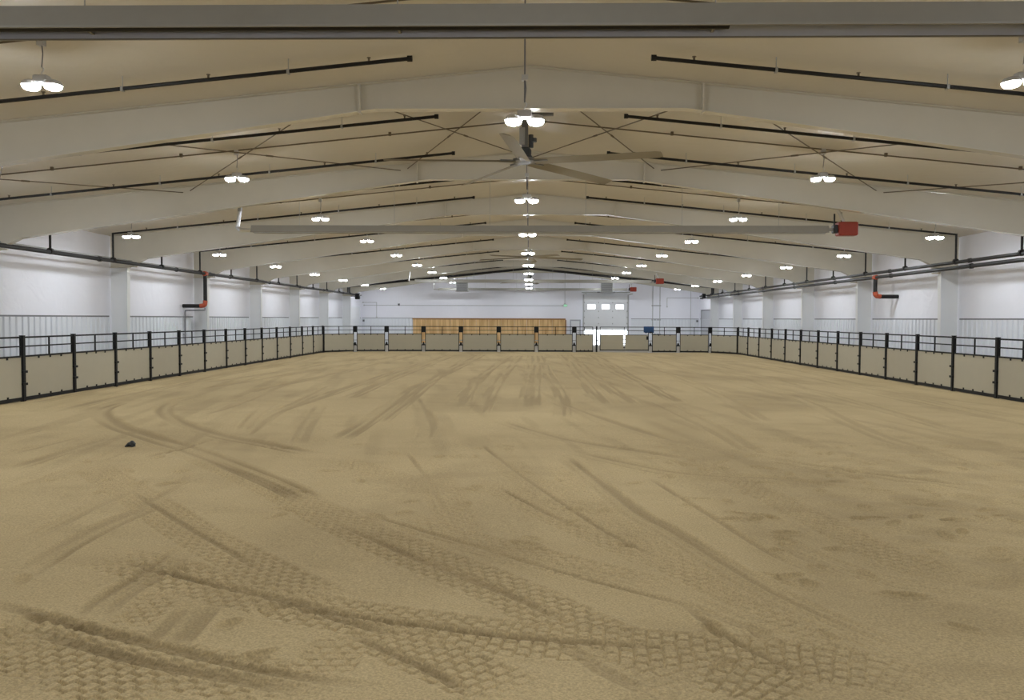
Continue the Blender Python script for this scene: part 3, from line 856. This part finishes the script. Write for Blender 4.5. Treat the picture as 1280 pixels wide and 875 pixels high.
make_fan((-0.12, 18.3, 5.68), 'large five-blade fan hung from the ridge, nearest to the camera', -24)
make_fan((-0.05, 46.3, 5.68), 'large five-blade fan hung from the ridge halfway down the hall', 12)
make_fan((-0.05, 72.9, 5.52), 'large five-blade fan hung from the ridge near the far wall', 3)

# ------------------------------------------------------------------ unit heaters, speakers and small things on the far wall
for xx, lab in ((-5.85, 'grey box unit heater hung left of the ridge before the far wall'), (6.62, 'grey box unit heater hung above the overhead door')):
    t = thing('unit_heater', lab, 'heater', (xx, 72.0, 4.62), 0, 'hung unit heaters')
    MB().bevel_box(-0.5, 0.5, -0.3, 0.3, 0.0, 0.9, 0.03).build('cabinet', 'galv', t)
    for k in range(7): MB().box(-0.43, 0.43, -0.335, -0.3, 0.08+k*0.11, 0.10+k*0.11+0.03).build('louver', 'fanmotor', t)
    MB().box(-0.56, 0.56, -0.36, 0.32, -0.05, 0.0).build('drip_tray', 'housing', t)
    MB().tube((-0.2, 0.3, 0.45), (-0.2, 0.62, 0.45), 0.16, 10).build('fan_motor', 'fandark', t)
    for sx in (-0.42, 0.42):
        MB().tube((sx, 0, 0.88), (sx, 0, roof(xx+sx)-4.64), 0.012, 5).build('hanger', 'pipe', t)
for xx, zz, lab, sc in ((-14.18, 3.82, 'black loudspeaker on the last left column, facing the arena', 1.0), (14.2, 3.98, 'small black loudspeaker on the last right column', 0.75)):
    s = 1 if xx > 0 else -1
    t = thing('loudspeaker', lab, 'speaker', (xx, 68.35, zz))
    MB().bevel_box(-0.19*sc, 0.19*sc, -0.16*sc, 0.16*sc, 0, 0.5*sc, 0.03).build('cabinet', 'darkplastic', t)
    MB().box(-0.15*sc, 0.15*sc, -0.175*sc, -0.16*sc, 0.04*sc, 0.46*sc).build('grille', 'black', t)
    MB().tube((0, 0, 0.25*sc), (s*(XIN+0.02-abs(xx)), 0.25, 0.25*sc), 0.025, 6).build('bracket', 'black', t)
ye = Y_END
def conduit(name, label, pts, r=0.02, m='galv'):
    t = thing(name, label, 'conduit', (0, 0, 0))
    MB().path(pts, r, 6).build('conduit', m, t)
    for p in (pts[0], pts[-1]):
        MB().box(p[0]-0.06, p[0]+0.06, ye-0.07, ye-0.005, p[2]-0.06, p[2]+0.06).build('box', 'housing', t)
    return t
conduit('wall_conduit', 'long grey conduit running level across the white far wall above the wood', [(-15.2, ye-0.04, 3.46), (3.0, ye-0.04, 3.46)])
conduit('wall_conduit', 'bent grey conduit in the upper left corner of the far wall', [(-15.3, ye-0.04, 3.72), (-14.05, ye-0.04, 3.72), (-14.05, ye-0.04, 2.36)])
conduit('wall_conduit', 'grey conduit dropping from the roof to the green sign', [(3.2, ye-0.04, roof(3.2)-0.08), (3.2, ye-0.04, 3.62)])
conduit('wall_conduit', 'bent grey conduit right of the overhead door on the far wall', [(12.5, ye-0.04, 3.4), (12.5, ye-0.04, 4.2), (15.3, ye-0.04, 4.2)])
conduit('wall_conduit', 'tall grey conduit at the right end of the far wall', [(14.65, ye-0.04, roof(14.65)-0.08), (14.65, ye-0.04, 0.3)])
t = thing('pipe_rack', 'two upright grey pipes joined by cross straps on the far wall, right of the door', 'pipes', (0, ye, 0))
for xx in (11.2, 11.85): MB().tube((xx, -0.07, 0.0), (xx, -0.07, roof(xx)-0.08), 0.028, 8).build('pipe', 'galv', t)
for zz in (0.9, 2.2, 3.5): MB().box(11.1, 11.95, -0.045, -0.005, zz-0.03, zz+0.03).build('strap', 'trimgrey', t)
t = thing('exit_sign', 'small green lit sign on the far wall above the personnel door', 'sign', (3.25, ye, 3.36))
MB().bevel_box(-0.17, 0.17, -0.07, -0.005, 0, 0.24, 0.012).build('housing', 'housing', t)
MB().box(-0.14, 0.14, -0.078, -0.0705, 0.03, 0.21).build('sign_face', 'green', t)
for xx, zz, lab in ((-12.0, 3.52, 'small grey box on the far wall conduit'), (-15.25, 2.05, 'small dark switch box at the left end of the far wall'), (15.25, 2.1, 'small dark switch box at the right end of the far wall')):
    t = thing('wall_box', lab, 'box', (xx, ye, zz))
    MB().bevel_box(-0.09, 0.09, -0.10, -0.036, -0.1, 0.1, 0.012).build('cover', 'trimgrey', t)
    MB().box(-0.03, 0.03, -0.115, -0.10, -0.03, 0.03).build('button', 'darkplastic', t)

# ------------------------------------------------------------------ arena fence
FT, FM, FB = 1.735, 1.47, 1.20     # top rail, middle rail, top of the boards
def panel_parts(L, gate=False):
    """one fence section along +x from 0 to L, inner face towards -y"""
    P = []
    P.append(('board', MB().bevel_box(0.03, L-0.03, -0.02, 0.0, 0.07, FB-0.01, 0.005), 'board'))
    P.append(('top_rail', MB().box(0, L, -0.022, 0.022, FT-0.045, FT), 'black'))
    P.append(('middle_rail', MB().box(0, L, -0.018, 0.018, FM-0.018, FM+0.018), 'black'))
    P.append(('board_rail', MB().box(0, L, -0.03, 0.02, FB-0.02, FB+0.025), 'black'))
    P.append(('bottom_rail', MB().box(0, L, -0.03, 0.03, 0.02, 0.115), 'black'))
    P.append(('upright', MB().box(0, 0.045, -0.028, 0.024, 0.0, FT-0.045), 'black'))
    P.append(('upright', MB().box(L-0.045, L, -0.028, 0.024, 0.0, FT-0.045), 'black'))
    P.append(('stub_post', MB().box(L/2-0.02, L/2+0.02, -0.017, 0.017, FB+0.025, FT-0.045), 'black'))
    for q in (0.27, 0.5, 0.73):
        for z in (FB-0.055, 0.115):
            P.append(('board_clip', MB().box(L*q-0.03, L*q+0.03, -0.036, -0.018, z-0.015, z+0.05), 'black'))
    return [(n, mb.mesh(n, m)) for n, mb, m in P]
PCACHE = {}
def panel(p0, p1, label, group='beige arena fence panels'):
    d = Vector((p1[0]-p0[0], p1[1]-p0[1])); L = d.length
    key = round(L, 2)
    if key not in PCACHE: PCACHE[key] = panel_parts(key)
    t = thing('arena_fence_section', label, 'fence panel', (p0[0], p0[1], 0), math.atan2(d.y, d.x), group)
    for n, me in PCACHE[key]: link(n, me, t)
    return t
def post_parts():
    P = [('post', MB().box(-0.05, 0.05, -0.05, 0.05, -0.09, FT+0.015), 'black'),
         ('post_cap', MB().box(-0.055, 0.055, -0.055, 0.055, FT+0.015, FT+0.03), 'black')]
    for z in (0.46, 0.79):
        P.append(('clamp', MB().box(-0.10, 0.10, -0.08, -0.03, z-0.032, z+0.032), 'black'))
    return [(n, mb.mesh(n, m)) for n, mb, m in P]
PP = post_parts()
def fence_post(p, rot, label):
    t = thing('fence_post', label, 'fence post', (p[0], p[1], 0), rot, 'black arena fence posts')
    for n, me in PP: link(n, me, t)
    return t
def joint_parts():
    P = [('post_head', MB().box(-0.11, 0.11, -0.045, 0.045, FB+0.12, FT+0.01), 'black'),
         ('coupling_pin', MB().tube((-0.11, 0, 0.78), (0.11, 0, 0.78), 0.03, 6), 'galv'),
         ('brace_wedge', MB().loft([[(-0.11, y, 0.42), (0.11, y, 0.42), (0.03, y, 0.66), (-0.03, y, 0.66)] for y in (-0.03, 0.03)]), 'black'),
         ('foot_plate', MB().box(-0.13, 0.13, -0.09, 0.09, -0.02, 0.012), 'galv')]
    return [(n, mb.mesh(n, m)) for n, mb, m in P]
JP = joint_parts()
PITCHF = 2.49
nL = 17
Lpts = [(FXL, 54.35 - PITCHF*k) for k in range(nL)]
nR = 17
Rpts = [(FXR + 0.02*0, 54.15 - PITCHF*k) for k in range(nR)]
for k in range(nL - 1):
    a, b = Lpts[k+1], Lpts[k]     # the boarded face looks into the arena
    panel((FXL, a[1]+0.05), (FXL, b[1]-0.05), 'beige board fence panel on the left side, %s from the far left corner' % ORD[k+1])
for k in range(nR - 1):
    a, b = Rpts[k+1], Rpts[k]
    panel((FXR, b[1]-0.05), (FXR, a[1]+0.05), 'beige board fence panel on the right side, %s from the far right corner' % ORD[k+1])
for k in range(nL):
    fence_post(Lpts[k], R(90), 'black fence post %s' % ('at the far left corner' if k == 0 else 'on the left side, %s from the far left corner' % ORD[k]))
for k in range(nR):
    fence_post(Rpts[k], R(-90), 'black fence post %s' % ('at the far right corner' if k == 0 else 'on the right side, %s from the far right corner' % ORD[k]))
# end fence, its corners bent in
ep = [(FXL, 54.4), (-11.85, 56.25), (-9.78, 56.7), (-7.26, FY), (-4.70, FY), (-2.11, FY), (0.46, FY), (3.04, FY), (4.38, FY)]
ep2 = [(8.22, FY), (10.1, FY), (12.2, 56.45), (FXR, 54.2)]
def end_run(pts, gaps, lab, start):
    for i in range(len(pts)-1):
        a, b = Vector(pts[i]), Vector(pts[i+1]); d = (b-a).normalized()
        g0 = 0.06 if (i == 0 and gaps[0]) else 0.11
        g1 = 0.06 if (i == len(pts)-2 and gaps[1]) else 0.11
        panel(a + d*g0, b - d*g1, 'beige board panel of the far end fence, %s from the far left corner' % ORD[start+i])
end_run(ep, (True, True), '', 1)
end_run(ep2, (False, True), '', 10)
js = ep[1:-1] + ep2[:-1]
for i, p in enumerate(js):
    t = thing('fence_joint', 'black coupled fence joint with wedge brace, %s along the far end fence from left' % ORD[i+1], 'fence joint', (p[0], p[1], 0), 0, 'far end fence joints')
    for n, me in JP: link(n, me, t)
gp = fence_post((4.56, FY), 0, 'black fence post at the left side of the far end gate')
# gate: two boards with a slot between them
gt = thing('arena_gate', 'wide beige board gate in the far end fence before the raised door', 'gate', (4.78, FY, 0))
GW = 3.32
g = gt
for a, b in ((0.04, GW/2-0.06), (GW/2+0.06, GW-0.04)):
    MB().bevel_box(a, b, -0.02, 0.0, 0.16, FB-0.03, 0.005).build('board', 'board', g)
MB().box(0, GW, -0.022, 0.022, FT-0.045, FT).build('top_rail', 'black', g)
MB().box(0, GW, -0.018, 0.018, FM-0.018, FM+0.018).build('middle_rail', 'black', g)
MB().box(0, GW, -0.03, 0.02, FB-0.04, FB).build('board_rail', 'black', g)
MB().box(0, GW, -0.03, 0.03, 0.12, 0.18).build('bottom_rail', 'black', g)
for a in (0, GW-0.045): MB().box(a, a+0.045, -0.028, 0.024, 0.1, FT-0.045).build('upright', 'black', g)
MB().box(GW/2-0.02, GW/2+0.02, -0.017, 0.017, FB, FT-0.045).build('stub_post', 'black', g)
for z in (0.28, 0.55, 0.85): MB().box(GW/2-0.06, GW/2+0.06, -0.01, 0.01, z, z+0.06).build('slot_bridge', 'black', g)
la = MB().bevel_box(GW-0.16, GW-0.02, -0.07, -0.03, 0.86, 1.1, 0.012).build('latch', 'black', g)

# blue blanket folded over the top rail beside the gate
def blanket():
    mb = MB(); n = 12
    rings = []
    for j in range(n+1):
        x = -0.34 + 0.68*j/n
        w_ = 0.012*math.sin(j*1.7)
        zl = 1.36 + 0.03*math.sin(j*0.9)
        zb = 1.33 + 0.04*math.sin(j*1.3+1)
        out = [(x, -0.05+w_, zl), (x, -0.055-w_*0.5, 1.5), (x, -0.045, FT-0.01), (x, -0.02, FT+0.028), (x, 0.02, FT+0.028), (x, 0.045, FT-0.01), (x, 0.055+w_, 1.5), (x, 0.05, zb)]
        inn = [(px, py*0.55, pz if i in (0, 7) else pz - 0.018) for i, (px, py, pz) in enumerate(out)]
        inn = [(px, py, pz) for (px, py, pz) in inn]
        rings.append(out + inn[::-1])
    mb.loft(rings)
    o = mb.build('folded_blanket', 'blue', None, (8.10, FY, 0), smooth=True)
    tag(o, 'blue folded blanket hanging over the end fence rail beside the gate', 'blanket')
blanket()

# black lump lying on the sand
def lump():
    import bmesh
    bm = bmesh.new()
    bmesh.ops.create_icosphere(bm, subdivisions=3, radius=1.0)
    for v in bm.verts:
        c = v.co
        n = 1 + 0.16*math.sin(c.x*4.1+1)*math.cos(c.y*3.3) + 0.10*math.sin(c.z*6+c.x*5)
        v.co = Vector((c.x*0.088*n + (0.018 if c.z > 0.3 else 0), c.y*0.075*n, max(-0.02, c.z*0.062*n) + 0.015*math.cos(c.x*3)))
    me = bpy.data.meshes.new('rubber_lump'); bm.to_mesh(me); bm.free()
    me.materials.append(M['rock'])
    for p in me.polygons: p.use_smooth = True
    gx, gy = unproject(163, 558)
    o = link('rubber_lump', me, None, (gx, gy, 0.02))
    tag(o, 'small black lump lying alone on the sand beside the curved wheel track', 'lump')
lump()
